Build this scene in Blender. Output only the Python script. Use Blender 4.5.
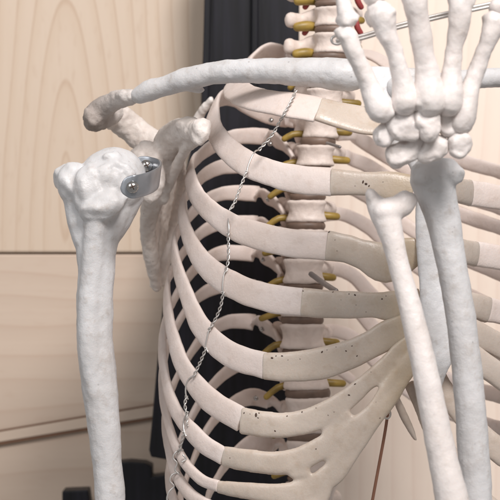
import bpy, bmesh, math, random
from mathutils import Vector, Matrix, noise
from mathutils.bvhtree import BVHTree
random.seed(7)
R = math.radians
for o in list(bpy.data.objects): bpy.data.objects.remove(o)
sc = bpy.context.scene
C = sc.collection

# ------------------------------------------------------------------ camera, world, lamps, exposure
K = 0.28 / 500.0           # metres covered by one photo pixel, one metre from the camera
ZC = 1.25                  # camera height
cam = bpy.data.cameras.new('camera'); co = bpy.data.objects.new('camera', cam); C.objects.link(co)
cam.lens = 36 / 0.28; cam.sensor_width = 36; cam.clip_start = 0.02; cam.clip_end = 50
co.location = (0, 0, ZC); co.rotation_euler = (R(90), 0, 0)
cam.dof.use_dof = True; cam.dof.focus_distance = 0.96; cam.dof.aperture_fstop = 19
sc.camera = co
w = bpy.data.worlds.new('World'); sc.world = w; w.use_nodes = True
bg = w.node_tree.nodes['Background']; bg.inputs[0].default_value = (1.0, 0.97, 0.95, 1); bg.inputs[1].default_value = 0.29
def area(name, loc, target, size, power, col):
    l = bpy.data.lights.new(name, 'AREA'); l.shape = 'RECTANGLE'; l.size = size[0]; l.size_y = size[1]; l.energy = power; l.color = col
    o = bpy.data.objects.new(name, l); C.objects.link(o); o.location = loc
    o.rotation_euler = (Vector(target) - Vector(loc)).to_track_quat('-Z', 'Y').to_euler(); return o
area('window_light', (0.42, -0.15, 2.35), (0.03, 1.08, 1.25), (0.5, 0.42), 30, (1.0, 0.96, 0.94))
area('ceiling_light', (-0.7, 0.1, 1.9), (-0.08, 1.15, 1.22), (0.8, 0.6), 4.2, (0.97, 0.98, 1.0))
sc.view_settings.view_transform = 'Standard'; sc.view_settings.look = 'None'
sc.view_settings.exposure = 0.0; sc.view_settings.gamma = 1.0
sc.render.engine = 'CYCLES'

# ------------------------------------------------------------------ helpers
def P(px, py, d): return Vector(((px - 250) * K * d, d, ZC - (py - 250) * K * d))
def lin(c):
    out = []
    for v in c:
        v /= 255.0; out.append(v / 12.92 if v <= 0.04045 else ((v + 0.055) / 1.055) ** 2.4)
    return (*out, 1)

def thing(name, label, cat, loc, group=None):
    o = bpy.data.objects.new(name, None); C.objects.link(o); o.location = loc; o.empty_display_size = 0.05
    o['label'] = label; o['category'] = cat
    if group: o['group'] = group
    return o
def link(name, bm, mats, parent=None, smooth=True, label=None):
    me = bpy.data.meshes.new(name); bmesh.ops.recalc_face_normals(bm, faces=bm.faces); bm.to_mesh(me); bm.free()
    if smooth:
        for p in me.polygons: p.use_smooth = True
    for m in (mats if isinstance(mats, (list, tuple)) else [mats]): me.materials.append(m)
    o = bpy.data.objects.new(name, me); C.objects.link(o)
    if parent:
        o.parent = parent
        base = parent
        while base.parent: base = base.parent
        if parent == base: o.matrix_parent_inverse = Matrix.Translation(base.location).inverted()
    if label: o['label'] = label
    return o

# ------------------------------------------------------------------ materials
def nmat(name): 
    m = bpy.data.materials.new(name); m.use_nodes = True
    nt = m.node_tree; return m, nt, nt.nodes['Principled BSDF']
def N(nt, t, **kw):
    n = nt.nodes.new(t)
    for k, v in kw.items():
        if k.startswith('i_'):
            key = k[2:].replace('_', ' ')
            n.inputs[key].default_value = v
        else: setattr(n, k, v)
    return n
def ramp(nt, fac, stops):
    r = nt.nodes.new('ShaderNodeValToRGB'); e = r.color_ramp.elements
    while len(e) > 1: e.remove(e[-1])
    e[0].position = stops[0][0]; e[0].color = stops[0][1]
    for p, c in stops[1:]:
        x = e.new(p); x.color = c
    nt.links.new(fac, r.inputs[0]); return r.outputs[0]
def mix(nt, fac, a, b, mode='MIX'):
    m = nt.nodes.new('ShaderNodeMix'); m.data_type = 'RGBA'; m.blend_type = mode
    for sock, v in ((m.inputs[0], fac), (m.inputs[6], a), (m.inputs[7], b)):
        if hasattr(v, 'node'): nt.links.new(v, sock)
        else: sock.default_value = v
    return m.outputs[2]

def bone_mat(name, base, tint, grime, rough=0.5, dirt=0.5, speck=0.0, bump=0.35, sss=0.12):
    m, nt, b = nmat(name); L = nt.links
    tc = N(nt, 'ShaderNodeTexCoord'); O = tc.outputs['Object']
    n1 = N(nt, 'ShaderNodeTexNoise'); n1.inputs['Scale'].default_value = 34; n1.inputs['Detail'].default_value = 6; L.new(O, n1.inputs['Vector'])
    n2 = N(nt, 'ShaderNodeTexNoise'); n2.inputs['Scale'].default_value = 150; n2.inputs['Detail'].default_value = 8; n2.inputs['Roughness'].default_value = 0.65; L.new(O, n2.inputs['Vector'])
    n3 = N(nt, 'ShaderNodeTexNoise'); n3.inputs['Scale'].default_value = 900; n3.inputs['Detail'].default_value = 4; L.new(O, n3.inputs['Vector'])
    c = ramp(nt, n1.outputs[0], [(0.32, lin(tint)), (0.66, lin(base))])
    f = ramp(nt, n2.outputs[0], [(0.52, (0, 0, 0, 1)), (0.78, (dirt, dirt, dirt, 1))])
    c = mix(nt, f, c, lin(grime))
    if speck > 0:
        v = N(nt, 'ShaderNodeTexVoronoi'); v.inputs['Scale'].default_value = 190; L.new(O, v.inputs['Vector'])
        s = ramp(nt, v.outputs['Distance'], [(0.05, (speck, speck, speck, 1)), (0.14, (0, 0, 0, 1))])
        # only some of the cells carry a pit
        n4 = N(nt, 'ShaderNodeTexNoise'); n4.inputs['Scale'].default_value = 60; L.new(O, n4.inputs['Vector'])
        g = ramp(nt, n4.outputs[0], [(0.5, (0, 0, 0, 1)), (0.6, (1, 1, 1, 1))])
        c = mix(nt, mix(nt, 1.0, s, g, 'MULTIPLY'), c, lin((70, 55, 48)))
    L.new(c, b.inputs['Base Color'])
    r = ramp(nt, n2.outputs[0], [(0.3, (rough - .1,) * 3 + (1,)), (0.7, (rough + .16,) * 3 + (1,))]); L.new(r, b.inputs['Roughness'])
    bp = N(nt, 'ShaderNodeBump'); bp.inputs['Strength'].default_value = bump; bp.inputs['Distance'].default_value = 0.0012
    a = N(nt, 'ShaderNodeMath', operation='ADD'); L.new(n2.outputs[0], a.inputs[0])
    mm = N(nt, 'ShaderNodeMath', operation='MULTIPLY'); mm.inputs[1].default_value = 0.25; L.new(n3.outputs[0], mm.inputs[0]); L.new(mm.outputs[0], a.inputs[1])
    L.new(a.outputs[0], bp.inputs['Height']); L.new(bp.outputs[0], b.inputs['Normal'])
    b.inputs['Subsurface Weight'].default_value = sss; b.inputs['Subsurface Radius'].default_value = (0.006, 0.004, 0.003); b.inputs['Subsurface Scale'].default_value = 0.6
    b.inputs['Specular IOR Level'].default_value = 0.5
    return m
M_RIB = bone_mat('rib_plastic', (222, 209, 203), (213, 197, 188), (186, 164, 150), 0.46, 0.45)
M_ARM = bone_mat('arm_bone_plastic', (211, 210, 211), (197, 194, 193), (160, 146, 134), 0.42, 0.6, speck=0.35, bump=0.4)
M_HAND = bone_mat('hand_bone_plastic', (230, 223, 220), (218, 209, 204), (176, 162, 150), 0.4, 0.5, speck=0.25, bump=0.35)
M_SCAP = bone_mat('scapula_plastic', (226, 219, 214), (210, 199, 191), (160, 142, 128), 0.46, 0.5, speck=0.3, bump=0.5)
M_ACR = bone_mat('grimy_bone', (214, 208, 204), (194, 184, 178), (140, 124, 112), 0.55, 0.6, speck=0.3, bump=0.7)
M_VERT = bone_mat('vertebra_plastic', (226, 212, 204), (214, 198, 188), (182, 162, 148), 0.5, 0.4)
M_CART = bone_mat('cartilage_rubber', (204, 191, 179), (190, 176, 163), (168, 146, 124), 0.26, 0.55, speck=0.0, bump=0.25, sss=0.4)
def stain_x(m, x0, x1, col, amt):
    # stain that grows along world x from x0 to x1
    nt = m.node_tree; L = nt.links; b = nt.nodes['Principled BSDF']; src = b.inputs['Base Color'].links[0].from_socket
    tc = N(nt, 'ShaderNodeNewGeometry'); sp = N(nt, 'ShaderNodeSeparateXYZ'); L.new(tc.outputs['Position'], sp.inputs[0])
    n = N(nt, 'ShaderNodeTexNoise'); n.inputs['Scale'].default_value = 70; n.inputs['Detail'].default_value = 4; L.new(tc.outputs['Position'], n.inputs['Vector'])
    mr = N(nt, 'ShaderNodeMapRange'); mr.inputs['From Min'].default_value = x0; mr.inputs['From Max'].default_value = x1; L.new(sp.outputs[0], mr.inputs['Value'])
    f = ramp(nt, n.outputs[0], [(0.3, (.5, .5, .5, 1)), (0.65, (1, 1, 1, 1))]); m1 = N(nt, 'ShaderNodeMath', operation='MULTIPLY'); m1.inputs[1].default_value = amt
    L.new(mr.outputs[0], m1.inputs[0]); m2 = N(nt, 'ShaderNodeMath', operation='MULTIPLY'); L.new(m1.outputs[0], m2.inputs[0]); L.new(f, m2.inputs[1])
    L.new(mix(nt, m2.outputs[0], src, lin(col)), b.inputs['Base Color'])
stain_x(M_ACR, P(116, 0, 1.01).x, P(94, 0, 1.01).x, (118, 104, 94), .75)
M_CARTP = bone_mat('plain_cartilage_rubber', (196, 184, 174), (182, 168, 156), (160, 140, 118), 0.3, 0.5, bump=0.25, sss=0.3)
stain_x(M_CART, P(362, 0, .95).x, P(412, 0, .95).x, (184, 160, 120), .6)
def flat_mat(name, col, rough=0.5, metal=0.0, var=0.12, scale=120, bump=0.0):
    m, nt, b = nmat(name); L = nt.links
    tc = N(nt, 'ShaderNodeTexCoord'); n = N(nt, 'ShaderNodeTexNoise'); n.inputs['Scale'].default_value = scale; n.inputs['Detail'].default_value = 6; L.new(tc.outputs['Object'], n.inputs['Vector'])
    c0 = lin(col); lo = tuple(v * (1 - var) for v in c0[:3]) + (1,); hi = tuple(min(1, v * (1 + var)) for v in c0[:3]) + (1,)
    L.new(ramp(nt, n.outputs[0], [(0.3, lo), (0.7, hi)]), b.inputs['Base Color'])
    b.inputs['Roughness'].default_value = rough; b.inputs['Metallic'].default_value = metal
    if bump:
        bp = N(nt, 'ShaderNodeBump'); bp.inputs['Strength'].default_value = bump; bp.inputs['Distance'].default_value = 0.001; L.new(n.outputs[0], bp.inputs['Height']); L.new(bp.outputs[0], b.inputs['Normal'])
    return m
M_DISC = flat_mat('disc_rubber', (112, 92, 80), 0.5, var=0.3)
M_NERVE = flat_mat('yellow_nerve', (150, 124, 58), 0.45, var=0.35)
M_ART = flat_mat('red_artery', (150, 62, 62), 0.4)
M_STEEL = flat_mat('grey_steel', (168, 172, 178), 0.34, 0.85)
M_SCREW = flat_mat('screw_steel', (190, 188, 186), 0.22, 1.0)
M_WIRE = flat_mat('wire_steel', (214, 210, 206), 0.32, 0.75)
M_DARK = flat_mat('dark_pit', (74, 56, 46), 0.8, var=.5, scale=600)
M_CORD = flat_mat('brown_cord', (150, 108, 88), 0.7)
def black_mat():
    m, nt, b = nmat('black_lacquer'); L = nt.links
    tc = N(nt, 'ShaderNodeTexCoord'); mp = N(nt, 'ShaderNodeMapping'); mp.inputs['Scale'].default_value = (260, 260, 14); L.new(tc.outputs['Object'], mp.inputs[0])
    n = N(nt, 'ShaderNodeTexNoise'); n.inputs['Scale'].default_value = 1; n.inputs['Detail'].default_value = 5; L.new(mp.outputs[0], n.inputs['Vector'])
    L.new(ramp(nt, n.outputs[0], [(0.3, lin((12, 12, 15))), (0.75, lin((30, 29, 38)))]), b.inputs['Base Color'])
    b.inputs['Roughness'].default_value = 0.42; b.inputs['Specular IOR Level'].default_value = 0.3
    bp = N(nt, 'ShaderNodeBump'); bp.inputs['Strength'].default_value = 0.3; bp.inputs['Distance'].default_value = 0.0006; L.new(n.outputs[0], bp.inputs['Height']); L.new(bp.outputs[0], b.inputs['Normal'])
    return m
M_BLACK = black_mat()
def pine_mat(name, light, mid, dark, horiz=False, knot=None, ringscale=1.0):
    """long stretched growth rings: distance to a far, tilted, noisy trunk axis gives straight grain and cathedral arches"""
    m, nt, b = nmat(name); L = nt.links
    tc = N(nt, 'ShaderNodeTexCoord'); mp = N(nt, 'ShaderNodeMapping'); L.new(tc.outputs['Object'], mp.inputs[0])
    if horiz: mp.inputs['Rotation'].default_value = (0, R(90), 0)
    # bend the space slowly
    n0 = N(nt, 'ShaderNodeTexNoise'); n0.inputs['Scale'].default_value = 5.0; n0.inputs['Detail'].default_value = 2
    ms = N(nt, 'ShaderNodeMapping'); ms.inputs['Scale'].default_value = (1.6, 1, 0.55); L.new(mp.outputs[0], ms.inputs[0]); L.new(ms.outputs[0], n0.inputs['Vector'])
    sep = N(nt, 'ShaderNodeSeparateXYZ'); L.new(mp.outputs[0], sep.inputs[0])
    def ma(op, a, c=None):
        n = N(nt, 'ShaderNodeMath', operation=op)
        for i, v in enumerate((a, c)):
            if v is None: continue
            if hasattr(v, 'node'): L.new(v, n.inputs[i])
            else: n.inputs[i].default_value = v
        return n.outputs[0]
    kx, kz = knot if knot else (0.0, 0.0)
    dx = ma('SUBTRACT', sep.outputs[0], kx); dz = ma('MULTIPLY', ma('SUBTRACT', sep.outputs[2], kz), 0.16)
    rad = ma('SQRT', ma('ADD', ma('MULTIPLY', dx, dx), ma('MULTIPLY', dz, dz)))
    ph = ma('ADD', ma('MULTIPLY', rad, 95.0 * ringscale), ma('MULTIPLY', n0.outputs[0], 3.4))
    ring = ma('FRACT', ph)
    fine = N(nt, 'ShaderNodeTexNoise'); fm = N(nt, 'ShaderNodeMapping'); fm.inputs['Scale'].default_value = (700, 700, 14)
    L.new(mp.outputs[0], fm.inputs[0]); L.new(fm.outputs[0], fine.inputs['Vector']); fine.inputs['Scale'].default_value = 1; fine.inputs['Detail'].default_value = 4
    big = N(nt, 'ShaderNodeTexNoise'); big.inputs['Scale'].default_value = 9; big.inputs['Detail'].default_value = 3; L.new(mp.outputs[0], big.inputs['Vector'])
    c = ramp(nt, ring, [(0.0, lin(light)), (0.45, lin(light)), (0.86, lin(mid)), (0.95, lin(dark)), (1.0, lin(light))])
    c = mix(nt, ramp(nt, fine.outputs[0], [(0.35, (0, 0, 0, 1)), (0.7, (0.4, 0.4, 0.4, 1))]), c, lin(mid))
    c = mix(nt, ramp(nt, big.outputs[0], [(0.4, (0, 0, 0, 1)), (0.7, (0.5, 0.5, 0.5, 1))]), c, lin(mid))
    fk = N(nt, 'ShaderNodeTexNoise'); km = N(nt, 'ShaderNodeMapping'); km.inputs['Scale'].default_value = (260, 260, 60)
    L.new(mp.outputs[0], km.inputs[0]); L.new(km.outputs[0], fk.inputs['Vector']); fk.inputs['Scale'].default_value = 1; fk.inputs['Detail'].default_value = 3
    c = mix(nt, ramp(nt, fk.outputs[0], [(0.58, (0, 0, 0, 1)), (0.74, (0.35, 0.35, 0.35, 1))]), c, lin(dark))
    L.new(c, b.inputs['Base Color']); b.inputs['Roughness'].default_value = 0.55
    bp = N(nt, 'ShaderNodeBump'); bp.inputs['Strength'].default_value = 0.12; bp.inputs['Distance'].default_value = 0.0005; L.new(fine.outputs[0], bp.inputs['Height']); L.new(bp.outputs[0], b.inputs['Normal'])
    return m
WD = 1.28
kx, _, kz = P(66, 150, WD)
M_PINE1 = pine_mat('pine_vertical', (210, 191, 172), (205, 184, 163), (190, 164, 141), knot=(kx, kz - 0.02))
M_PINE2 = pine_mat('pine_low', (206, 186, 168), (201, 180, 162), (197, 173, 154), horiz=True, knot=(1.0, 0.3), ringscale=0.5)
M_PINE3 = pine_mat('pine_lit', (246, 229, 214), (242, 223, 208), (236, 214, 198), knot=(0.6, 1.0), ringscale=0.8)  # stronger light on the right side is put into these lighter tones
M_PINE4 = pine_mat('pine_edge', (204, 178, 152), (194, 166, 138), (172, 140, 112), horiz=True, knot=(1.0, -0.1))

# ------------------------------------------------------------------ geometry tools
def resample(pts, step):
    """Catmull-Rom through rows (Vector, scalars...)"""
    rows = [list(p[0]) + list(p[1:]) for p in pts]; n = len(rows)
    if n == 2: rows = [rows[0], [(a + b) / 2 for a, b in zip(*rows)], rows[1]]; n = 3
    out = []
    for i in range(n - 1):
        p0 = rows[max(i - 1, 0)]; p1 = rows[i]; p2 = rows[i + 1]; p3 = rows[min(i + 2, n - 1)]
        L = (Vector(p2[:3]) - Vector(p1[:3])).length; m = max(2, int(L / step))
        d1 = max((Vector(p1[:3]) - Vector(p0[:3])).length, 1e-6); d2 = max(L, 1e-6); d3 = max((Vector(p3[:3]) - Vector(p2[:3])).length, 1e-6)
        for j in range(m):
            t = j / m; r = []
            for a, b, c, d in zip(p0, p1, p2, p3):
                m1 = ((b - a) / d1 * d2 + (c - b)) / 2 if i > 0 else (c - b)
                m2 = ((c - b) + (d - c) / d3 * d2) / 2 if i < n - 2 else (c - b)
                t2, t3 = t * t, t * t * t
                r.append((2*t3-3*t2+1)*b + (t3-2*t2+t)*m1 + (-2*t3+3*t2)*c + (t3-t2)*m2)
            out.append(r)
    out.append(rows[-1]); return out

def sweep(bm, pts, hint, step=0.003, seg=18, power=2.5, rough=0.0, seed=0, capr=0.35, mat=0):
    """pts: (Vector, full width, full thickness).  hint(P) -> direction of the thickness"""
    rs = resample(pts, step); n = len(rs); rings = []
    V = [Vector(r[:3]) for r in rs]
    frames = []
    for i in range(n):
        T = (V[min(i + 1, n - 1)] - V[max(i - 1, 0)]).normalized()
        H = hint(V[i], T) if callable(hint) else Vector(hint)
        Nn = H - T * H.dot(T)
        if Nn.length < 1e-5: Nn = T.orthogonal()
        Nn.normalize(); frames.append((T, Nn, T.cross(Nn)))
    seq = []
    def cap(i, sgn):
        T, Nn, B = frames[i]; th = min(rs[i][3], rs[i][4]) * capr
        for a in ((90, 62, 34) if sgn < 0 else (34, 62, 90)):
            s = math.cos(R(a)); off = math.sin(R(a)) * th
            seq.append((V[i] + T * sgn * off, rs[i][3] - 2*th*(1 - s) if a < 90 else max(rs[i][3] - 2*th, rs[i][3]*.05), rs[i][4] - 2*th*(1 - s) if a < 90 else max(rs[i][4]-2*th, rs[i][4]*.05), Nn, B))
    cap(0, -1)
    for i in range(n): seq.append((V[i], rs[i][3], rs[i][4], frames[i][1], frames[i][2]))
    cap(n - 1, 1)
    for (c, wd, th, Nn, B) in seq:
        ring = []
        for k in range(seg):
            a = 2 * math.pi * k / seg; ca, sa = math.cos(a), math.sin(a)
            x = math.copysign(abs(ca) ** (2 / power), ca) * wd / 2; y = math.copysign(abs(sa) ** (2 / power), sa) * th / 2
            p = c + B * x + Nn * y
            if rough:
                q = p * 45 + Vector((seed, 0, 0)); r_ = rough * noise.noise(q) + rough * 0.5 * noise.noise(p * 160)
                dirv = (p - c); p = p + (dirv.normalized() if dirv.length > 1e-7 else Nn) * r_
            ring.append(bm.verts.new(p))
        rings.append(ring)
    for i in range(len(rings) - 1):
        for k in range(seg):
            f = bm.faces.new((rings[i][k], rings[i][(k+1) % seg], rings[i+1][(k+1) % seg], rings[i+1][k])); f.material_index = mat
    for rg in (rings[0], rings[-1]):
        f = bm.faces.new(rg); f.material_index = mat
    return V

GROW = 0.9
def chain(bm, pts, seg=16, flat=None):
    """round tapered limb through (px,py,d,r_px) or with a 5th value = thickness ratio"""
    q = []
    for p in pts:
        r = (p[3] + GROW) * K * p[2]; ratio = p[4] if len(p) > 4 else 1.0
        q.append((P(*p[:3]), 2 * r, 2 * r * ratio))
    sweep(bm, q, flat or Vector((0, -1, 0)), step=0.003, seg=seg, power=2.0, capr=0.48)
def ball(bm, px, py, d, rx, ry, rd, rot=0, lump=0.0, seed=0):
    """ellipsoid: rx, ry in pixels, rd (depth radius) in pixels; rot in degrees in the picture plane"""
    s = K * d; c = P(px, py, d); rx += GROW; ry += GROW; rd += GROW
    r = bmesh.ops.create_icosphere(bm, subdivisions=3, radius=1.0)
    for v in r['verts']:
        p = v.co.copy(); f = 1 + lump * noise.noise(p * 1.6 + Vector((seed, seed * .7, 0)))
        p = Vector((p.x * rx * s * f, p.y * rd * s * f, p.z * ry * s * f)); p.rotate(Matrix.Rotation(R(-rot), 3, 'Y')); v.co = c + p
TEX = {}
def blobify(o, voxel=0.0009, smooth=6, disp=0.0010, dsize=0.012, disp2=0.0):
    m = o.modifiers.new('remesh', 'REMESH'); m.mode = 'VOXEL'; m.voxel_size = voxel; m.use_smooth_shade = True
    m = o.modifiers.new('smooth', 'SMOOTH'); m.factor = 0.5; m.iterations = smooth
    for k, (dp, sz) in enumerate(((disp, dsize), (disp2, dsize * 0.28))):
        if dp <= 0: continue
        key = round(sz, 5)
        if key not in TEX:
            t = bpy.data.textures.new('surface_clouds', 'CLOUDS'); t.noise_scale = sz; t.noise_depth = 2; TEX[key] = t
        m = o.modifiers.new('relief', 'DISPLACE'); m.texture = TEX[key]; m.strength = dp; m.mid_level = 0.5; m.texture_coords = 'LOCAL'
    return o

# ------------------------------------------------------------------ the wall of pine boards
def slab(bm, x0, x1, z0, z1, yf, yb, bev=0.0015):
    r = bmesh.ops.create_cube(bm, size=1.0)
    for v in r['verts']:
        v.co = Vector((x0 if v.co.x < 0 else x1, yf if v.co.y < 0 else yb, z0 if v.co.z < 0 else z1))
    es = list({e for v in r['verts'] for e in v.link_edges})
    bmesh.ops.bevel(bm, geom=es, offset=bev, segments=2, affect='EDGES', profile=0.5)
def px_slab(name, mat, parent, x0, x1, y0, y1, d, th, **kw):
    bm = bmesh.new(); a = P(x0, y1, d); b = P(x1, y0, d); slab(bm, a.x, b.x, a.z, b.z, d, d + th); return link(name, bm, mat, parent, smooth=False, **kw)
wall = thing('pine_wall', 'pale pine board wall standing behind the skeleton model', 'wall', (0, WD, 1.0))
px_slab('board', M_PINE1, wall, -160, 247, -200, 252.5, WD, 0.02, label='pine board with arched grain on the left')
px_slab('board', M_PINE3, wall, 248.5, 700, -200, 900, WD + 0.001, 0.02, label='straight-grained board on the right, its colour lightened for the brighter light')
px_slab('board', M_PINE2, wall, -160, 247, 254, 900, WD + 0.002, 0.02, label='lower pine board on the left')
# ------------------------------------------------------------------ the black stand behind the ribs
stand = thing('black_stand', 'tall black wooden stand with ridged upright and wide lower back, behind the ribcage', 'stand', tuple(P(230, 700, 1.21)))
def outline_plate(name, poly, d, th, mat, parent, bev=0.0015, label=None):
    bm = bmesh.new(); vs = [bm.verts.new(P(x, y, d)) for x, y in poly]; f = bm.faces.new(vs)
    r = bmesh.ops.extrude_face_region(bm, geom=[f]); ev = [g for g in r['geom'] if isinstance(g, bmesh.types.BMVert)]
    for v in ev: v.co.y += th
    bmesh.ops.recalc_face_normals(bm, faces=bm.faces)
    es = [e for e in bm.edges if len(e.link_faces) == 2 and e.calc_face_angle() > 0.8]
    bmesh.ops.bevel(bm, geom=es, offset=bev, segments=3, affect='EDGES', profile=0.5)
    return link(name, bm, mat, parent, smooth=False, label=label)
outline_plate('upright', [(208, -80), (300, -80), (296, 560), (190, 560), (201, 95)], 1.215, 0.012, M_BLACK, stand)
outline_plate('edge_strip', [(206, -80), (213, -80), (209, 90), (206, 200), (199, 200), (202, 90)], 1.209, 0.005, M_BLACK, stand)
outline_plate('ridge', [(252, -80), (259, -80), (255, 560), (248, 560)], 1.209, 0.005, M_BLACK, stand)
outline_plate('back_plate', [(202, 110), (215, 104), (300, 104), (300, 560), (182, 560), (180, 462), (151, 457), (149, 450), (152, 420), (159, 340), (165, 285), (175, 225), (188, 160)], 1.200, 0.008, M_BLACK, stand, 0.001)
outline_plate('foot', [(62, 491), (88, 490), (90, 505), (106, 505), (106, 467), (116, 463), (130, 461.5), (145, 463), (152, 466), (152, 477), (166, 475), (196, 475), (196, 560), (62, 560)], 1.236, 0.02, M_BLACK, stand, 0.001)

# pine rail low on the wall, running a little out of level, with a dark seam above and below
outline_plate('rail', [(-200, 466), (157, 405.5), (157, 416), (-200, 475)], WD - 0.0015, 0.0015, M_PINE2, wall, 0.0004)
M_SEAM = flat_mat('dark_seam', (112, 80, 60), 0.8)
outline_plate('seam', [(-200, 463.6), (157, 403.6), (157, 405), (-200, 465.5)], WD - 0.0012, 0.0012, M_SEAM, wall, 0.0002)
outline_plate('seam', [(-200, 475.5), (157, 416.4), (157, 418.8), (-200, 478.4)], WD - 0.0012, 0.0012, M_SEAM, wall, 0.0002)
px_slab('seam', M_SEAM, wall, -160, 247, 251.6, 255.4, WD + 0.0045, 0.01)

# ------------------------------------------------------------------ the skeleton model
sk = thing('skeleton_model', 'life-size plastic anatomical skeleton, right ribs wired together, one hand raised before the breastbone', 'skeleton', tuple(P(310, 520, 1.06)))

def cx_of(y):
    tab = [(-60, 334), (0, 333), (40, 332), (100, 325), (142, 318), (200, 307), (260, 304), (330, 302), (395, 308), (450, 310), (560, 312)]
    for (a, b), (c, d) in zip(tab, tab[1:]):
        if a <= y <= c: return b + (d - b) * (y - a) / (c - a)
    return 312
discs = [-22, 4, 30, 57, 85, 113, 142, 170, 197, 226, 255, 287, 320, 352, 393, 436, 478, 522]
SD = 1.07
solid_for_ray = []
for i in range(len(discs) - 1):
    y0, y1 = discs[i], discs[i + 1]; yc = (y0 + y1) / 2; cx = cx_of(yc); hw = 19.5 + random.uniform(-.9, .9) + max(0, (yc - 150)) / 55.0; h = (y1 - y0)
    cer = yc < 58
    bm = bmesh.new()
    # waisted body
    s = K * SD; seg = 28; prof = [(-.5, .80), (-.46, .97), (-.38, 1.0), (-.2, .90), (0, .86), (.2, .90), (.38, 1.0), (.46, .97), (.5, .80)]
    rings = []
    for t, r in prof:
        c = P(cx, yc + t * (h - 6), SD); rings.append([bm.verts.new(c + Vector((math.cos(a) * hw * r * s, math.sin(a) * hw * .78 * r * s, 0))) for a in [2 * math.pi * k / seg for k in range(seg)]])
    for a, b in zip(rings, rings[1:]):
        for k in range(seg): bm.faces.new((a[k], a[(k + 1) % seg], b[(k + 1) % seg], b[k]))
    bm.faces.new(rings[0]); bm.faces.new(rings[-1])
    # arch, transverse processes, spinous process
    tip = 30 if cer else 33
    dy = 3 if not cer else 4
    for sg in (-1, 1):
        if sg < 0:
            if cer:
                chain(bm, [(cx - 8, yc, SD + .006, 11), (cx - 20, yc + 1, SD + .008, 8), (cx - 32, yc + dy, SD + .008, 6), (cx - 42, yc + dy - 1, SD + .004, 7.5, .8)])
            else:
                chain(bm, [(cx - 8, yc - 3, SD + .010, 8), (cx - 18, yc - 5, SD + .022, 6), (cx - 25, yc - 8, SD + .034, 6)])
                chain(bm, [(cx - 16, yc - 8, SD + .018, 5), (cx - 20, yc + 6, SD + .022, 6), (cx - 20, yc + 14, SD + .026, 4)])
        else:
            chain(bm, [(cx + 8, yc - 2, SD + .012, 8), (cx + 18, yc - 3, SD + .026, 7), (cx + 24, yc - 3, SD + .036, 6)])
    chain(bm, [(cx, yc, SD + .018, 10), (cx + 2, yc + 10, SD + .04, 5), (cx + 3, yc + 26, SD + .06, 4)])
    v = blobify(link('vertebra', bm, M_VERT, sk), 0.0009, 3, 0.0012, 0.008, 0.0004)
    # disc under it
    bm = bmesh.new(); c = P(cx_of(y1), y1, SD)
    thick = (11 if y1 in (393, 436) else 7) + random.uniform(-1.2, 1.5)
    rings = []
    for t, r in ((-.5, .9), (-.25, .96), (0, .98), (.25, .96), (.5, .9)):
        cc = c - Vector((0, 0, t * thick * s)); rings.append([bm.verts.new(cc + Vector((math.cos(a) * hw * r * s * .98, math.sin(a) * hw * .76 * r * s, 0))) for a in [2 * math.pi * k / seg for k in range(seg)]])
    for a, b in zip(rings, rings[1:]):
        for k in range(seg): bm.faces.new((a[k], a[(k + 1) % seg], b[(k + 1) % seg], b[k]))
    bm.faces.new(rings[0]); bm.faces.new(rings[-1])
    link('disc', bm, M_DISC, v)
    # nerve stubs
    for sg in (-1, 1):
        bm = bmesh.new()
        if sg < 0:
            if cer: chain(bm, [(cx - 16, y1 - 3, SD + .006, 3.6), (cx - 26, y1 - 4, SD + .003, 4.4), (cx - 35, y1 - 3, SD + .002, 3.8)])
            else: chain(bm, [(cx - 18, y1 - 8, SD + .006, 2.6), (cx - 28, y1 - 6 + random.uniform(-3, 2), SD + .004, 2.4), (cx - random.uniform(35, 42), y1 - 1 + random.uniform(-3, 5), SD + .004, 2.2)])
        else:
            L = random.uniform(8, 14); chain(bm, [(cx + 12, y1 - 11, SD + .010, 3.2), (cx + hw + 3, y1 - 10, SD + .010, 3), (cx + hw + L, y1 - 9.5, SD + .012, 2.8)])
        link('nerve', bm, M_NERVE, v)
    if cer:
        for sg in (-1, 1):
            bm = bmesh.new(); chain(bm, [(cx + sg * 28, y1 + 3, SD + .008, 2.0), (cx + sg * 25, y1 - 2, SD + .007, 2.2), (cx + sg * 23, y1 - 9, SD + .007, 2.2), (cx + sg * 20, y1 - 14, SD + .007, 2.0)]); link('artery', bm, M_ART, v)

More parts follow.
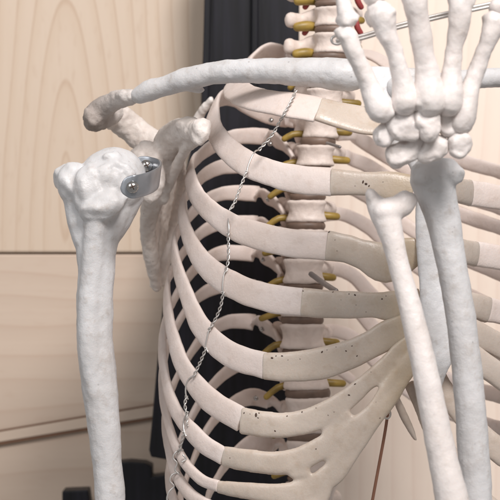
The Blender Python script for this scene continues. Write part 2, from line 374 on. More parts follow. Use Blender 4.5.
# --- ribs
AX = P(322, 250, 1.078)
def rib_hint(tilt):
    def f(p, T):
        h = Vector((p.x - AX.x, (p.y - AX.y) * 1.05, 0)); h.normalize(); return h + Vector((0, 0, tilt))
    return f
def dep(px, xl, back):
    u = max(-1, min(1, (322 - px) / (322 - xl))); s = math.sqrt(max(0, 1 - u * u))
    return 1.03 + 0.088 * s if back else 1.03 - 0.085 * s
def right_rib(back, side, front, wb, ws, wf, tilt=0.0, tb=5.5, tf=7.0, label=None, seed=0, xl=None, neck=False):
    """back: (px,py) vertebra -> side; side: single extreme point; front: side -> junction"""
    xl = xl or side[0] - 0.5; pts = []
    nb = len(back); nf = len(front)
    for i, (x, y) in enumerate(back):
        d = dep(x, xl, True)
        if i == 0: d = 1.098
        if i == 1: d = min(d, 1.112)
        f = i / nb; wd = wb + 3 + (ws - wb - 3) * f ** 2 + 2.5 * math.exp(-((i - 2) / 1.0) ** 2)
        if neck: wd += [3, 6.5, 3.5, 0.5][i] if i < 4 else 0
        if neck and i < 3: d = [1.083, 1.088, 1.098][i]
        pts.append((P(x, y, d), wd * K * d, tb * K * d))
    pts.append((P(side[0], side[1], 1.03), ws * K * 1.03, tb * K * 1.03))
    for i, (x, y) in enumerate(front):
        d = dep(x, xl, False); f = (i + 1) / nf; wd = ws + (wf - ws) * min(1, f * 1.25)
        pts.append((P(x, y, d), wd * K * d, (tb + (tf - tb) * f) * K * d))
    bm = bmesh.new(); sweep(bm, pts, rib_hint(tilt), step=0.0025, seg=22, power=2.6, rough=0.0006, seed=seed, capr=0.12)
    o = link('rib', bm, M_RIB, sk, label=label)
    solid_for_ray.append(o); return o
ribs = {}
ribs[2] = right_rib([(300, 112), (282, 114), (266, 114), (250, 108), (236, 109), (222, 112)], (214, 112), [], 11, 16, 20) if False else None
R_DEF = {
 1: dict(back=[(302, 66), (285, 56), (266, 52), (250, 60), (240, 72)], side=(234, 84), front=[(240, 93), (256, 99.5), (285, 104), (319, 109.5)], wb=16, ws=26, wf=36, tilt=0.9, xl=233),
 2: dict(back=[(298, 122), (283, 119), (268, 115), (250, 107.5), (237, 99), (226, 97)], side=(213, 112), front=[(213, 124), (219, 138), (231, 152), (250, 165), (275, 174), (303, 180), (331, 182)], wb=12, ws=20, wf=29, tilt=0.25),
 3: dict(back=[(294, 152), (281, 149), (266, 141), (248, 136), (230, 138), (213, 146), (200, 156)], side=(190, 170), front=[(193, 188), (204, 205), (222, 220), (243, 231), (270, 239), (300, 244), (327, 246)], wb=12, ws=18, wf=29, tilt=0.1),
 4: dict(back=[(290, 180), (277, 177), (260, 170), (240, 166), (222, 167), (206, 174), (193, 187)], side=(183, 203), front=[(184, 222), (192, 245), (205, 264), (222, 279), (245, 291), (273, 299), (302, 302)], wb=12, ws=16, wf=29, tilt=0.05),
 5: dict(back=[(288, 207), (277, 205), (260, 197), (240, 193), (222, 194), (205, 201), (190, 215), (179, 230)], side=(174, 246), front=[(178, 270), (187, 297), (199, 324), (214, 342), (236, 357), (265, 366)], wb=12, ws=15, wf=27, tilt=0),
 6: dict(back=[(286, 237), (274, 233), (258, 226), (240, 222), (222, 223), (205, 230), (190, 244), (176, 264)], side=(167, 287), front=[(168, 312), (173, 337), (181, 362), (193, 382), (212, 402), (241, 420)], wb=12, ws=14, wf=25, tilt=0),
 7: dict(back=[(284, 266), (274, 263), (258, 257), (240, 253), (222, 253), (204, 261), (188, 277), (174, 300)], side=(163, 330), front=[(163, 360), (168, 390), (177, 413), (190, 430), (205, 445), (223, 456)], wb=12, ws=14, wf=19, tilt=0),
 8: dict(back=[(283, 300), (272, 297), (258, 290), (242, 286), (225, 286), (205, 292), (188, 308), (174, 332)], side=(163, 368), front=[(164, 400), (170, 430), (179, 453), (191, 470), (204, 481), (218, 486)], wb=12, ws=13, wf=12, tilt=0),
 9: dict(back=[(280, 334), (270, 331), (256, 323), (240, 321), (225, 323), (205, 335), (190, 354), (175, 382)], side=(165, 415), front=[(167, 440), (172, 464), (180, 482), (192, 496), (210, 506)], wb=13, ws=12, wf=13, tilt=0),
 10: dict(back=[(280, 372), (268, 364), (252, 360), (238, 365), (220, 378), (204, 396), (190, 420), (177, 448)], side=(168, 470), front=[(171, 492), (180, 512), (196, 524)], wb=13, ws=12, wf=12, tilt=0),
 11: dict(back=[(284, 410), (270, 402), (254, 397), (238, 401), (222, 412), (206, 432), (195, 456), (186, 480)], side=(180, 500), front=[(184, 520)], wb=12, ws=11, wf=8, tilt=0),
 12: dict(back=[(290, 452), (276, 444), (258, 442), (240, 450), (225, 466), (214, 484)], side=(206, 505), front=[(206, 515)], wb=14, ws=9, wf=6, tilt=0),
}
for k, d in R_DEF.items():
    if 3 <= k <= 10:
        b = d['back']; ap = min(p[1] for p in b); cxk = cx_of(ap + 20) - 20
        d['back'] = [(cxk - 1, ap + 25), (cxk - 6, ap + 15), (cxk - 16, ap + 6), (cxk - 29, ap + 1)] + [p for p in b if p[0] < cxk - 42]
        d['neck'] = True
for k, d in R_DEF.items(): ribs[k] = right_rib(seed=k * 3.1, **d)

# --- costal cartilages (each a piece of its rib, the lower ones fused)
def flat_path(bm, rows, d_of, th=8.5, tilt=0.0, step=0.0025, rough=0.0006, capr=0.15, seg=22):
    pts = []
    for (x, y, wd) in rows:
        d = d_of(x, y); pts.append((P(x, y, d), wd * K * d, th * K * d))
    sweep(bm, pts, rib_hint(tilt), step=step, seg=seg, power=2.7, rough=rough, capr=capr)
def join_depth(xl):
    def f(x, y):
        return dep(min(x, 322), xl, False) - max(0, x - 322) * 0.00004
    return f
def pits(bm, src, spots):
    """tiny dark casting pits pressed into the cartilage surface"""
    bm.normal_update(); t = BVHTree.FromBMesh(bm); o = Vector((0, 0, ZC)); hits = []
    for (x, y, r) in spots:
        dr = (P(x, y, 1) - o).normalized(); h = t.ray_cast(o, dr)
        if h[0]: hits.append((h[0], h[1], r))
    return hits
def add_pits(obj, hits):
    me = obj.data; bm = bmesh.new(); bm.from_mesh(me)
    for c, n, r in hits:
        if n.y > 0: n = -n
        res = bmesh.ops.create_icosphere(bm, subdivisions=2, radius=1.0); q = n.to_track_quat('Z', 'Y')
        r *= random.choice((.45, .7, .9, 1.15)); a = random.uniform(0, 6.28); e = random.uniform(1, 2.1)
        for v in res['verts']:
            p = Vector((v.co.x * r * e, v.co.y * r, v.co.z * r * 0.25)); p.rotate(Matrix.Rotation(a, 3, 'Z')); p.rotate(q); v.co = c + p
            for f in v.link_faces: f.material_index = 1
    bm.to_mesh(me); bm.free()
    for p in me.polygons: p.use_smooth = True
C_DEF = {
 1: ([(319.6, 109, 30), (340, 115, 34), (362, 120, 38), (385, 122, 38)], 233, 0.8),
 2: ([(331.6, 182, 28), (350, 183, 25), (370, 184, 24), (390, 186, 30), (412, 190, 32)], 212, 0.1),
 3: ([(327.6, 246, 29), (347, 249, 27), (365, 255, 30), (385, 262, 42), (402, 256, 38), (418, 250, 26)], 190, 0),
 4: ([(302.6, 302, 28), (325, 304, 28), (350, 305, 27), (373, 305, 25), (392, 306, 30), (420, 300, 24)], 183, 0),
 5: ([(265, 366.2, 27), (290, 367, 31), (318, 364, 32), (345, 356, 30), (370, 345, 27), (392, 333, 30), (424, 322, 26)], 174, 0),
}
SPOTS = {
 2: [(357, 167.5, 1.6), (361, 168, 1.4), (363, 182, 1.5), (366, 184, 1.7), (369, 186, 1.5), (383, 182, 1.2), (355, 186, .7)],
 3: [(329, 232, 1.5), (335, 240, .8), (337, 251, 1.1), (372, 239, 1.6), (378, 241, 1.5), (345, 233, .8), (362, 237, .8)],
 4: [(355, 295, 1.1), (349, 294, .8), (341, 300, .9), (356, 305, 1.3), (366, 312, 1.1), (382, 299, 1.3), (386, 296, .9), (303, 291, .9), (333, 292, .7)],
 5: [(272, 358, 1.4), (276, 356, 1.3), (282, 356, 1.2), (288, 360, 1.1), (322, 352, 1.4), (327, 350, 1.3), (336, 347, 1.3), (346, 351, 1.2), (352, 346, 1), (357, 356, 1), (370, 362, 0.8), (300, 359, .8)],
}
for k, (rows, xl, tilt) in C_DEF.items():
    bm = bmesh.new(); flat_path(bm, rows, join_depth(xl), tilt=tilt, th=9 if k > 1 else 8)
    hits = pits(bm, None, [(x, y, r * 0.00034) for x, y, r in SPOTS.get(k, [])])
    o = link('costal_cartilage', bm, [M_CART, M_DARK], ribs[k]); add_pits(o, hits)
bm = bmesh.new()
jd = join_depth(166)
flat_path(bm, [(241.6, 420.5, 28), (262, 424, 27), (285, 425, 26), (308, 421, 26), (328, 412, 25), (347, 399, 22), (366, 383, 19), (386, 367, 21), (404, 350, 24), (420, 338, 20)], jd, rough=0)
flat_path(bm, [(223.5, 456.5, 22), (245, 460, 23), (270, 463, 24), (295, 461, 26), (318, 450, 24), (338, 441, 29), (356, 428, 24), (373, 411, 17), (388, 393, 22), (404, 372, 22), (418, 352, 18)], jd, rough=0)
flat_path(bm, [(218.6, 487, 14), (240, 490, 17), (265, 493, 20), (292, 494, 25), (316, 485, 24), (332, 474, 25), (346, 455, 24), (358, 437, 24), (374, 417, 20), (392, 397, 16), (402, 382, 12)], jd, rough=0)
flat_path(bm, [(236, 515, 16), (262, 516, 18), (290, 514, 20), (310, 508, 22), (321, 497, 18), (327, 488, 12)], jd, rough=0)
flat_path(bm, [(392, 352, 10), (400, 358, 18), (406, 366, 20)], jd, rough=0)
lowspots = [(244, 413, 1.4), (250, 414, 1.4), (256, 415, 1.7), (258, 418, 1), (259, 413, 1), (287, 416, 1.2), (302, 412, 1), (316, 408, 1.3), (334, 412, 1.5), (328, 415, 1), (275, 431, 1), (345, 386, 1.1), (355, 384, 1), (349, 395, .9), (371, 372, 1.1), (226, 457, 1), (230, 458, 1.1), (260, 458, .9), (380, 418, .8), (376, 402, .7), (316, 449, .8)]
flat_path(bm, [(326, 437, 14), (338, 426, 18), (349, 413, 12)], jd, rough=0, th=7)
flat_path(bm, [(290, 475, 5), (298, 474, 10), (309, 471, 14)], jd, rough=0, th=7)
flat_path(bm, [(332, 464, 14), (340, 452, 20)], jd, rough=0, th=7)
hits = pits(bm, None, [(x, y, r * 0.00034) for x, y, r in lowspots])
fused = blobify(link('costal_cartilage', bm, [M_CART, M_DARK], sk, label='fused lower costal cartilages forming the arched rib margin'), 0.0008, 14, 0.0008, 0.014)
# pits of the fused piece sit in a mesh part of their own because the fused piece is remeshed
bm = bmesh.new(); po = link('casting_pit', bm, [M_DARK, M_DARK], fused); add_pits(po, hits)

# --- breastbone
def flatsw(name, rows, d, th, mat, parent, vox=0.0009, sm=8, label=None, hint=(0.25, -1, 0), disp=0.001):
    bm = bmesh.new(); sweep(bm, [(P(x, y, dd), wd * K * dd, th * K * dd) for (x, y, wd, dd) in rows], Vector(hint), step=0.003, power=2.6, capr=0.4)
    return blobify(link(name, bm, mat, parent, label=label), vox, sm, disp, 0.012, disp * .3)
flatsw('breastbone', [(392, 72, 60, .955), (394, 95, 66, .952), (402, 125, 50, .948), (421, 155, 34, .945), (429, 185, 28, .942), (431, 225, 33, .940), (435, 270, 36, .938), (440, 315, 40, .936), (440, 350, 32, .936), (436, 375, 20, .938), (432, 398, 11, .942)], 0, 13, M_ARM, sk)

# --- left ribs, turning away behind the breastbone
LAX = P(400, 250, 1.05)
def lhint(p, T):
    h = Vector((p.x - LAX.x, p.y - LAX.y, 0)); h.normalize(); return h
starts = [85, 113, 135, 157, 185, 215, 243, 270, 300, 332, 366, 402]
slope = [.35, .5, .62, .6, .75, .8, 1.0, 1.15, 1.25, 1.3, 1.35, 1.4]
for k in range(12):
    y = starts[k]; s = slope[k]; x0 = cx_of(y) + 18
    back = [(x0, y, 1.10, 13), (x0 + 14, y - 1, 1.112, 13), (350 if k > 2 else 356, y + 3 * s, 1.122, 14), (368, y + 15 * s, 1.13, 15), (388, y + 36 * s, 1.134, 15), (415, y + 62 * s, 1.13, 15), (455, y + 92 * s, 1.115, 15), (500, y + 118 * s, 1.085, 15), (530, y + 138 * s, 1.05, 16)]
    if k in (7, 8, 9): back = [(x0, y, 1.10, 13), (x0 + 14, y - 1, 1.112, 13), (352, y + 5, 1.122, 14), (372, y + 26, 1.13, 15), (393, y + 45, 1.134, 15), (420, y + 66, 1.13, 15), (460, y + 84, 1.115, 15), (500, y + 96, 1.085, 15), (530, y + 104, 1.05, 15)]
    if k == 10: back = [(x0, y, 1.10, 13), (x0 + 12, y + 2, 1.11, 12), (352, y + 14, 1.12, 9)]
    if k == 11: back = [(x0 - 2, y, 1.10, 13), (x0 + 6, y + 2, 1.11, 11), (342, y + 12, 1.12, 8)]
    fr = []
    if k in (1, 2, 3, 4, 5):
        ye = [0, 187, 246, 296, 318, 338][k]
        jx = [0, 470, 476, 488, 505, 520][k]; jy = ye + [0, 6, 8, 14, 30, 52][k]
        fr = [(536, max(jy - 4, y + 150 * s), 1.01, 18), (522 if jx < 515 else 532, (max(jy, y + 150 * s) + jy) / 2 + 6, .98, 22), (jx, jy, .955, 26)]
    if k == 0: back = [(342, 62, 1.10, 16), (365, 54, 1.105, 18), (395, 70, 1.09, 20), (412, 92, 1.05, 22), (420, 108, 1.0, 26), (418, 118, .965, 28)]
    if k == 6: fr = [(540, y + 152 * s, 1.01, 15)]
    if k in (7, 8, 9): fr = [(540, y + 112, 1.01, 15)]
    bm = bmesh.new(); sweep(bm, [(P(x, yy, d), wd * K * d, 6.5 * K * d) for x, yy, d, wd in back + fr], lhint if k else Vector((0, -.5, 1)), step=0.003, seg=18, power=2.6, rough=0.0006, seed=50 + k, capr=0.12)
    lr = link('rib', bm, M_RIB, sk)
    if fr and k <= 5:
        bm = bmesh.new(); sweep(bm, [(P(x, yy, d), wd * K * d, 9 * K * d) for x, yy, d, wd in [(jx - .6, jy, .955, 26), ((jx + 448) / 2, (jy + ye) / 2 + 1, .945, 25), (446, ye, .94, 26)]], Vector((.35, -1, 0)), step=0.003, power=2.6, rough=0.0005, capr=.12)
        link('costal_cartilage', bm, M_CARTP, lr)
bm = bmesh.new()
for rows in ([(424, 352, 18), (434, 372, 20), (450, 398, 22), (476, 430, 24), (515, 462, 26), (560, 480, 26)], [(410, 384, 13), (420, 402, 17), (434, 430, 22), (452, 462, 24), (480, 500, 24), (520, 530, 24)], [(396, 398, 7), (404, 416, 8.5), (412, 432, 6), (416, 441, 2)]):
    sweep(bm, [(P(x, y, .955), wd * K * .955, 8 * K) for x, y, wd in rows], Vector((.2, -1, 0)), step=.003, power=2.5, capr=.3)
blobify(link('costal_cartilage', bm, M_CARTP, sk, label='left costal margin running down behind the forearm'), 0.0009, 8, 0.0008, 0.014)

# --- collar bones
def bone(name, rows, mat, label=None, vox=0.0009, sm=6, disp=0.0012, balls=(), parent=None, disp2=0.0005):
    bm = bmesh.new()
    chains = rows if (not rows or isinstance(rows[0], list)) else [rows]
    for ch in chains:
        if ch: chain(bm, ch)
    for i, b in enumerate(balls): ball(bm, *b, seed=i * 2.7 + 1)
    return blobify(link(name, bm, mat, parent or sk, label=label), vox, sm, disp, 0.011, disp2)
bone('clavicle', [(139, 95.5, .995, 7.5), (148, 91, .992, 10), (165, 86, .988, 9.5), (185, 79.5, .982, 10.5), (210, 74, .975, 10.5), (245, 70.5, .966, 11.5), (285, 71.5, .958, 13), (320, 73, .952, 14.5), (345, 75, .948, 16), (352, 76, .948, 15)], M_ARM,
     balls=[(192, 88, .984, 12, 3.5, 6, -12)], label='right clavicle reaching across to the breastbone', disp=.0014, disp2=.00025)
bone('clavicle', [(398, 88, .95, 12), (425, 86, .955, 10), (460, 80, .965, 9), (510, 78, .98, 9), (560, 84, 1.0, 9)], M_ARM, label='left clavicle behind the raised hand', disp2=.0002)

# --- shoulder blade
bm = bmesh.new()
chain(bm, [(163, 168, 1.035, 13), (166, 150, 1.03, 15), (176, 136, 1.02, 15), (188, 130, 1.005, 12), (199, 131, .99, 11)])
ball(bm, 201, 132, .985, 9, 13, 9, -18, lump=.3)
ball(bm, 187, 126, 1.0, 10, 8, 8, 0, lump=.3)
ball(bm, 172, 150, 1.03, 13, 24, 8, -28, lump=.2)
chain(bm, [(196, 141, .998, 4), (186, 150, 1.01, 4.5), (178, 164, 1.02, 4.5), (170, 182, 1.03, 4), (163, 200, 1.04, 4)])
ball(bm, 148, 172, 1.022, 17, 31, 11, 6, lump=.12)
ball(bm, 147, 158, 1.022, 16, 15, 9, 0, lump=.2)
chain(bm, [(155, 180, 1.035, 14), (152, 203, 1.045, 10), (148, 226, 1.055, 7.5), (151, 256, 1.065, 7), (157, 287, 1.078, 4.5)])
# thin blade running back behind the ribs
A = [(150, 195, 1.045), (150, 225, 1.057), (152, 256, 1.067), (157, 288, 1.079)]
B = [(183, 165, 1.15), (178, 210, 1.155), (172, 250, 1.155), (163, 286, 1.13)]
A = [(165, 160, 1.035)] + A; B = [(184, 140, 1.14)] + B
na = len(A); 
def sheet(bm, A, B, th, rows=16, cols=10):
    def ev(L, t):
        t *= len(L) - 1; i = min(int(t), len(L) - 2); f = t - i; return P(*L[i]).lerp(P(*L[i + 1]), f)
    grid = [[ev(A, i / rows).lerp(ev(B, i / rows), j / cols) + Vector((-0.004, 0, 0)) * math.sin(math.pi * j / cols) for j in range(cols + 1)] for i in range(rows + 1)]
    n = Vector((1, .25, 0)).normalized()
    top = [[bm.verts.new(p + n * th / 2) for p in r] for r in grid]; bot = [[bm.verts.new(p - n * th / 2) for p in r] for r in grid]
    for i in range(rows):
        for j in range(cols):
            bm.faces.new((top[i][j], top[i][j+1], top[i+1][j+1], top[i+1][j])); bm.faces.new((bot[i][j], bot[i+1][j], bot[i+1][j+1], bot[i][j+1]))
    for i in range(rows):
        bm.faces.new((top[i][0], top[i+1][0], bot[i+1][0], bot[i][0])); bm.faces.new((top[i][cols], bot[i][cols], bot[i+1][cols], top[i+1][cols]))
    for j in range(cols):
        bm.faces.new((top[0][j], bot[0][j], bot[0][j+1], top[0][j+1])); bm.faces.new((top[rows][j], top[rows][j+1], bot[rows][j+1], bot[rows][j]))
sheet(bm, A, B, 0.004)
chain(bm, [(211, 100, 1.085, 2.6), (204, 109, 1.09, 3.6), (195, 124, 1.095, 5), (182, 142, 1.08, 6)])
chain(bm, [(172, 150, 1.04, 7), (181, 172, 1.07, 5), (178, 200, 1.10, 4), (170, 240, 1.11, 3.5), (161, 280, 1.10, 3.5)])
# spine of the shoulder blade
chain(bm, [(160, 152, 1.045, 16, .8), (146, 140, 1.05, 14, .7), (130, 127, 1.05, 14, .6), (116, 117, 1.045, 14, .6), (103, 114, 1.03, 12, .7)])
scap = blobify(link('scapula', bm, M_SCAP, sk), 0.0009, 5, 0.0022, 0.009, 0.0009)
bone('acromion', [[(93, 121, 1.02, 9.5), (96, 114, 1.02, 10.5), (105, 107, 1.015, 10), (114, 102, 1.01, 9), (124, 98.5, 1.002, 8.5), (131, 97, .998, 7.5)], [(95, 120, 1.02, 11), (106, 117, 1.025, 10), (114, 112, 1.03, 9)]], M_ACR,
     balls=[(92, 118, 1.015, 8, 10, 8, 30, .4), (125, 96, .998, 8, 6, 6, 0, .4)], parent=scap, disp=0.0018, disp2=0.0012)

# --- humerus
bm = bmesh.new()
ball(bm, 113, 181, .99, 34, 33, 32, 0, lump=.05)
ball(bm, 119, 185, .995, 25, 30, 26, -20, lump=.06)
ball(bm, 74, 184, .985, 15, 21, 18, 8, lump=.25)
ball(bm, 67, 178, .99, 12, 13, 14, 0, lump=.3)
ball(bm, 90, 190, .978, 16, 26, 18, -6, lump=.2)
ball(bm, 104, 206, .972, 24, 13, 14, 20, lump=.25)
for q in range(26):      # rough plaster-like lumps over the head
    a = random.uniform(0, 6.28); rr = random.uniform(4, 27)
    ball(bm, 110 + rr * math.cos(a), 182 + rr * math.sin(a), .99 - .0185 * math.sqrt(max(0, 1 - (rr / 33) ** 2)), random.uniform(5, 11), random.uniform(3, 7), 3.2, random.uniform(0, 180), lump=.5)
chain(bm, [(76, 188, .987, 14), (82, 215, .987, 15), (90, 240, .985, 16)])
chain(bm, [(128, 195, .992, 16), (118, 220, .99, 13), (106, 240, .987, 12)])
chain(bm, [(108, 200, .99, 27), (101, 222, .987, 25), (97, 245, .985, 20), (96, 272, .985, 18), (95, 310, .985, 17.5), (95.5, 345, .985, 17.5), (99, 380, .985, 17.5), (103, 420, .985, 16), (107, 460, .985, 14.5), (110, 500, .985, 14.5), (112, 560, .985, 16)])
chain(bm, [(97, 215, .975, 11), (93, 260, .978, 11), (90, 300, .979, 11), (90, 345, .979, 11), (94, 380, .980, 10), (100, 410, .981, 8)])
hum = blobify(link('humerus', bm, M_ARM, sk, label='right humerus hanging from the shoulder by a steel bracket'), 0.0009, 8, 0.0016, 0.016, 0.0003)

# --- bracket and screws joining humerus and scapula
bm = bmesh.new()
rows = [(121, 188, .9482, 3), (121.8, 188, .948, 9), (123.8, 187.8, .9476, 15), (126.5, 187.5, .9475, 19.5), (129.5, 187.2, .9475, 22.3), (133, 187, .9475, 23.3), (141, 185.5, .951, 23), (149, 183, .956, 23), (156, 179.5, .965, 23), (159.5, 175, .977, 22), (157, 170, .990, 22), (150, 167.5, .9965, 21), (144, 166.5, .998, 21), (138, 166.5, .998, 18), (135, 167, .998, 10)]
sweep(bm, [(P(x, y, d), wd * K * d, 2.2 * K) for x, y, d, wd in rows], lambda p, T: T.cross(Vector((0.12, 0, 1))), step=.0012, seg=20, power=5, capr=.1)
br = link('bracket', bm, M_STEEL, sk, label='grey steel strap bracket at the shoulder joint')
def screw(px, py, d, r, parent, nrm=(0, -1, 0), ring=True):
    bm = bmesh.new(); s = K * d; prof = [(0, .5), (.35, .48), (.62, .38), (.85, .18), (1, 0), (1.0, -.3)]; seg = 20; rg = []
    top = bm.verts.new((0, 0, r * s * .5))
    for a, h in prof[1:]: rg.append([bm.verts.new((math.cos(2*math.pi*k/seg) * a * r * s, math.sin(2*math.pi*k/seg) * a * r * s, h * r * s)) for k in range(seg)])
    for k in range(seg): bm.faces.new((top, rg[0][k], rg[0][(k+1) % seg]))
    for a, b in zip(rg, rg[1:]):
        for k in range(seg): bm.faces.new((a[k], b[k], b[(k+1) % seg], a[(k+1) % seg]))
    bm.faces.new(rg[-1])
    for ang in (25, 115):
        res = bmesh.ops.create_cube(bm, size=1.0)
        for v in res['verts']:
            v.co = Vector((v.co.x * r * s * 1.0, v.co.y * r * s * .17, v.co.z * r * s * .2 + r * s * .44)); v.co.rotate(Matrix.Rotation(R(ang), 3, 'Z'))
            for f in v.link_faces: f.material_index = 1
    q = Vector(nrm).to_track_quat('Z', 'Y'); c = P(px, py, d)
    for v in bm.verts: p = v.co.copy(); p.rotate(q); v.co = c + p
    return link('screw', bm, [M_SCREW, M_DARK], parent)
screw(132.5, 187, .9452, 6.2, br, (.1, -1, .05)); screw(146.5, 165.5, .9935, 6.0, br, (.15, -1, .2))
for (x, y, d) in [(271, 120, 1.095), (270, 143.5, 1.096), (268, 199, 1.098), (263, 259, 1.099), (262, 329, 1.100), (256, 398, 1.10)]: screw(x, y, d, 2.6, sk, (-.1, -1, .3))

# --- forearm
bone('ulna', [[(371, 194, .872, 5), (375, 203, .872, 9), (384, 213, .870, 14), (389, 226, .868, 12.5), (394, 246, .867, 10.5), (400, 270, .866, 10), (410, 307, .864, 11), (418, 340, .862, 11.8), (426, 375, .860, 12.5), (433, 410, .859, 13), (440, 445, .858, 14), (452, 500, .856, 16), (464, 560, .856, 18)], [(385, 212, .868, 13), (404, 205, .872, 10), (410, 200, .874, 7)]], M_HAND,
     balls=[(371, 196, .870, 5, 7, 6, 20, .2), (405, 200, .872, 11, 9, 10, 0, .2), (389, 208, .876, 14, 10, 10, 0, .2)], label='ulna of the raised left forearm', disp=0.0008, disp2=.0002)
bone('radius', [[(433, 178, .884, 23), (436, 192, .884, 20), (442, 215, .884, 17), (449, 250, .884, 15), (458, 300, .884, 14.5), (466, 360, .884, 14.5), (472, 430, .884, 15), (476, 500, .884, 16), (478, 560, .884, 17)]], M_ARM,
     balls=[(428, 176, .880, 17, 14, 16, -15, .25), (447, 171, .88, 18, 12, 14, -20, .25)], label='radius of the raised left forearm', disp=0.0009, disp2=.0002)
# --- wrist and hand
HD = .845
def stone(px, py, d, poly, th, seed):
    """a carpal: rounded pebble with a faceted outline given by radii every 45 degrees (from +x, counter-clockwise), in pixels"""
    bm = bmesh.new(); r = bmesh.ops.create_icosphere(bm, subdivisions=4, radius=1.0); s = K * d; c = P(px, py, d)
    for v in r['verts']:
        p = v.co; a = math.atan2(p.z, p.x) % (2 * math.pi); q = a / (math.pi / 4); i = int(q) % 8; f = q - int(q); f = f * f * (3 - 2 * f)
        rad = poly[i] * (1 - f) + poly[(i + 1) % 8] * f; h = math.hypot(p.x, p.z); hh = h ** 0.5
        if h > 1e-5: px_, pz_ = p.x / h * hh * 1.06, p.z / h * hh * 1.06
        else: px_ = pz_ = 0
        n = 1 + .10 * noise.noise(p * 2.2 + Vector((seed, 0, 0)))
        dy = math.copysign(abs(p.y) ** 0.65, p.y) * th * n * .92 + 3.2 * noise.noise(Vector((p.x * 1.8, seed, p.z * 1.8)))
        v.co = c + Vector((px_ * rad * s * n, dy * s, pz_ * rad * s * n))
    return blobify(link('carpal', bm, M_HAND, sk), .0007, 2, .0018, .008, .0004)
CARP = [(384, 135, .848, [11, 13, 12, 10, 10, 11, 12, 10], 9), (402, 124, .846, [15, 18, 14, 16, 17, 14, 17, 20], 10), (427, 122, .844, [12, 15, 15, 15, 11, 12, 19, 17], 11),
        (406, 152, .852, [16, 24, 11, 12, 19, 21, 12, 11], 10), (434, 148, .852, [15, 15, 13, 13, 15, 19, 12, 12], 11), (447, 122, .850, [11, 13, 14, 13, 10, 12, 15, 14], 10), (459, 145, .850, [12, 14, 12, 13, 11, 12, 13, 12], 10)]
for i_, (x, y, d, poly, th) in enumerate(CARP): stone(x, y, d, poly, th, i_ * 3.7)
def meta(rows, balls=(), name='metacarpal', label=None):
    return bone(name, [tuple(r[:3]) + (r[3] * (1.0 if r[3] < 9.5 else 1.08),) for r in rows], M_HAND, balls=[tuple(b[:3]) + (b[3] * 1.08, b[4] * 1.08, b[5]) + (b[6], b[7] * 2.2) for b in balls], disp=0.0018, disp2=0.0004, sm=3, label=label)
meta([(348, 36, .838, 9), (352, 47, .838, 8.5), (360, 65, .840, 8), (369, 85, .842, 9), (377, 102, .842, 11), (380, 111, .842, 11)], [(346, 34, .838, 9, 8, 8, 0, .2), (381, 108, .842, 12, 10, 10, 20, .25)])
meta([(341, -30, .838, 8), (343, -8, .838, 6.5), (345, 8, .838, 7.5), (348, 20, .838, 8)], [(348, 20, .838, 9.5, 7, 8, 15, .25)], name='phalanx')
meta([(381, 14, .836, 12), (386, 30, .836, 9.5), (394, 50, .838, 8), (400, 72, .84, 8.5), (404, 92, .842, 11), (405, 102, .842, 12)], [(378, 10, .836, 9, 8, 9, 0, .25), (388, 16, .834, 7, 10, 9, 0, .25), (405, 100, .842, 12, 9, 10, 0, .25), (371, 18, .842, 5, 9, 8, 15, .2)])
meta([(362, -40, .836, 9), (367, -18, .836, 7.5), (372, -3, .836, 9)], [(374, -5, .836, 11, 6, 9, -8, .2)], name='phalanx')
meta([(413, -14, .836, 13), (415, 0, .836, 11.5), (418, 22, .838, 10), (423, 48, .84, 9.5), (427, 72, .842, 10.5), (430, 92, .842, 14), (430, 103, .842, 14)], [(422, 100, .842, 10, 10, 10, 0, .25), (438, 99, .842, 9, 10, 10, 0, .25)])
meta([(462, 0, .84, 11), (460, 15, .84, 10), (456, 40, .842, 8.5), (452, 68, .844, 9), (450, 92, .844, 12), (449, 104, .844, 12)], [(462, 0, .84, 12, 10, 10, 0, .2)])
meta([(494, 22, .846, 10), (489, 38, .846, 8.5), (480, 62, .848, 7.5), (470, 90, .848, 9), (464, 112, .848, 11), (462, 122, .848, 11)], [(495, 20, .846, 11, 9, 9, 0, .2)])
meta([(466, -50, .84, 9), (465, -30, .84, 8), (463, -14, .84, 10)], name='phalanx')
meta([(514, -20, .846, 8), (506, -5, .846, 7), (498, 8, .846, 9)], name='phalanx')

# --- steel rod with an eye, through the raised hand
def wirepath(bm, pts, r, seg=8, step=.0006, power=2): sweep(bm, [(p, 2 * r, 2 * r) for p in pts], Vector((0.3, -1, 0.2)), step=step, seg=seg, power=2, capr=.4)
rod = bmesh.new()
for off in (0, 3.2): wirepath(rod, [P(337, 40.5 + off, .866), P(360, 36.0 + off, .866), P(392, 26.5 + off, .866), P(440, 14.5 + off, .866), P(520, -3 + off, .866)], .00085)
wirepath(rod, [P(337 + 5.5 * math.cos(a), 40 + 4.2 * math.sin(a), .865) for a in [k * math.pi / 6 for k in range(0, 12)]], .0007)
link('rod', rod, M_WIRE, sk, label='double steel rod with an eye passing behind the fingers')
pin = bmesh.new(); wirepath(pin, [P(311, 274, 1.03), P(322, 282, 1.02), P(336, 291, 1.0)], .0016); M_PIN = flat_mat('dull_pin', (150, 144, 142), .4, .5); link('pin', pin, M_PIN, sk)
pin = bmesh.new(); wirepath(pin, [P(327, 143, 1.045), P(340, 147, 1.03)], .0009); link('pin', pin, M_PIN, sk)

# --- cord hanging from the rib margin
bm = bmesh.new(); wirepath(bm, [P(388, 412, .962), P(385, 432, .965), P(379, 465, .97), P(372, 503, .975), P(366, 540, .98)], .0009)
cord = link('cord', bm, M_CORD, sk, label='thin brown cord hanging from the rib margin')
bm = bmesh.new(); wirepath(bm, [P(387 + 3.5 * math.cos(a), 414 + 4.5 * math.sin(a), .958) for a in [k * math.pi / 6 for k in range(0, 13)]], .0006); link('ring', bm, M_WIRE, cord)

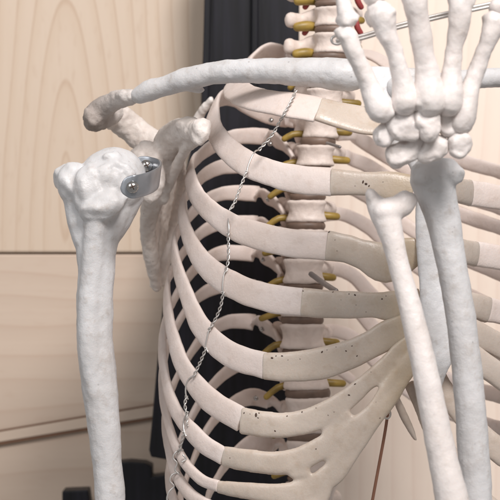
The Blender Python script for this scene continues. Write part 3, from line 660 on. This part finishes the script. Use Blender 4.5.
# --- the twisted wire tying the ribs: it lies on whatever rib is under it
big = bmesh.new()
for o in solid_for_ray: big.from_mesh(o.data)
tree = BVHTree.FromBMesh(big); O3 = Vector((0, 0, ZC))
def on(px, py, lift=.0009, fall=None):
    h = tree.ray_cast(O3, (P(px, py, 1) - O3).normalized())
    return h[0].y - lift if h[0] and (fall is None or h[0].y < fall + .03) else fall
def twisted(bm, pts, r=.00037, amp=.00062, pitch=.0066):
    rs = resample([(p,) for p in pts], .0008); V = [Vector(q[:3]) for q in rs]; s = 0; L = [0]
    for a, b in zip(V, V[1:]): s += (b - a).length; L.append(s)
    for ph in (0, math.pi):
        out = []
        for i, v in enumerate(V):
            T = (V[min(i+1, len(V)-1)] - V[max(i-1, 0)]).normalized(); n1 = T.cross(Vector((0, 1, 0))).normalized(); n2 = T.cross(n1)
            a = 2 * math.pi * L[i] / pitch + ph; out.append(v + n1 * math.cos(a) * amp + n2 * math.sin(a) * amp)
        sweep(bm, [(p, 2 * r, 2 * r) for p in out[::1]], Vector((1, 0.2, 0)), step=.01, seg=6, power=2, capr=.4)
bm = bmesh.new()
spans = [[(296, 90), (293, 98), (283, 116), (272, 135), (259, 150)], [(247, 171), (241, 186), (235, 202), (231, 209)], [(228, 233), (228.5, 248), (228, 262), (225.5, 272)], [(223, 292), (221, 305), (216, 318), (209, 330)], [(206, 348), (202, 358), (197, 369), (193, 378)], [(186.5, 396), (185, 405), (187, 416), (187, 426)], [(184, 432), (181, 444), (178, 453)]]
front_d = [.951, .951, .956, .962, .972, .985, .99]
for sp, fd in zip(spans, front_d):
    ends = []
    for x, y in (sp[0], sp[-1]):
        d = on(x, y, .0016, None); ends.append(d if d and d < fd + .03 else fd)
    rs = resample([(Vector((x, y, 0)),) for x, y in sp], 3.0); pts = []
    for i, q in enumerate(rs):
        f = i / (len(rs) - 1); pts.append(P(q[0], q[1], min(ends[0] + (ends[1] - ends[0]) * f, (on(q[0], q[1], .0016, None) or 9))))
    twisted(bm, pts)
wraps = [[(259, 150), (254, 153), (250, 161), (247.5, 169), (247, 172)], [(233, 204), (229.5, 210), (228.5, 221), (229, 232), (228, 236)], [(226, 270), (224, 275), (223, 283), (223, 291), (225, 296)], [(212, 326), (209, 331), (207, 339), (206, 347), (208, 352)], [(195, 375), (189, 379), (186, 386), (186, 395), (188, 399)], [(188, 412), (184, 420), (184, 430), (186, 436)],
         [(183, 450), (176, 452), (173, 458), (177, 463), (175, 470), (179, 474)], [(179, 472), (172, 475), (170, 481), (174, 486), (169, 492), (167, 499), (170, 506)], [(183, 455), (186, 459), (182, 462)]]
for wi, wp in enumerate(wraps):
    pts = []; last = None
    if wi > 5:
        ds = [on(x, y, .001, None) for x, y in wp]; dm = min([q for q in ds if q] or [.98]); wirepath(bm, [P(x, y, dm) for x, y in wp], .0005, step=.0008); continue
    for x, y in wp:
        d = on(x, y, .0007, None)
        if d is None or (last and abs(d - last) > .02): d = last or .98
        last = d; pts.append(P(x, y, d))
    wirepath(bm, pts, .00045, step=.0008)
link('tie_wire', bm, M_WIRE, sk, label='twisted steel wire tying the right ribs together')
big.free()
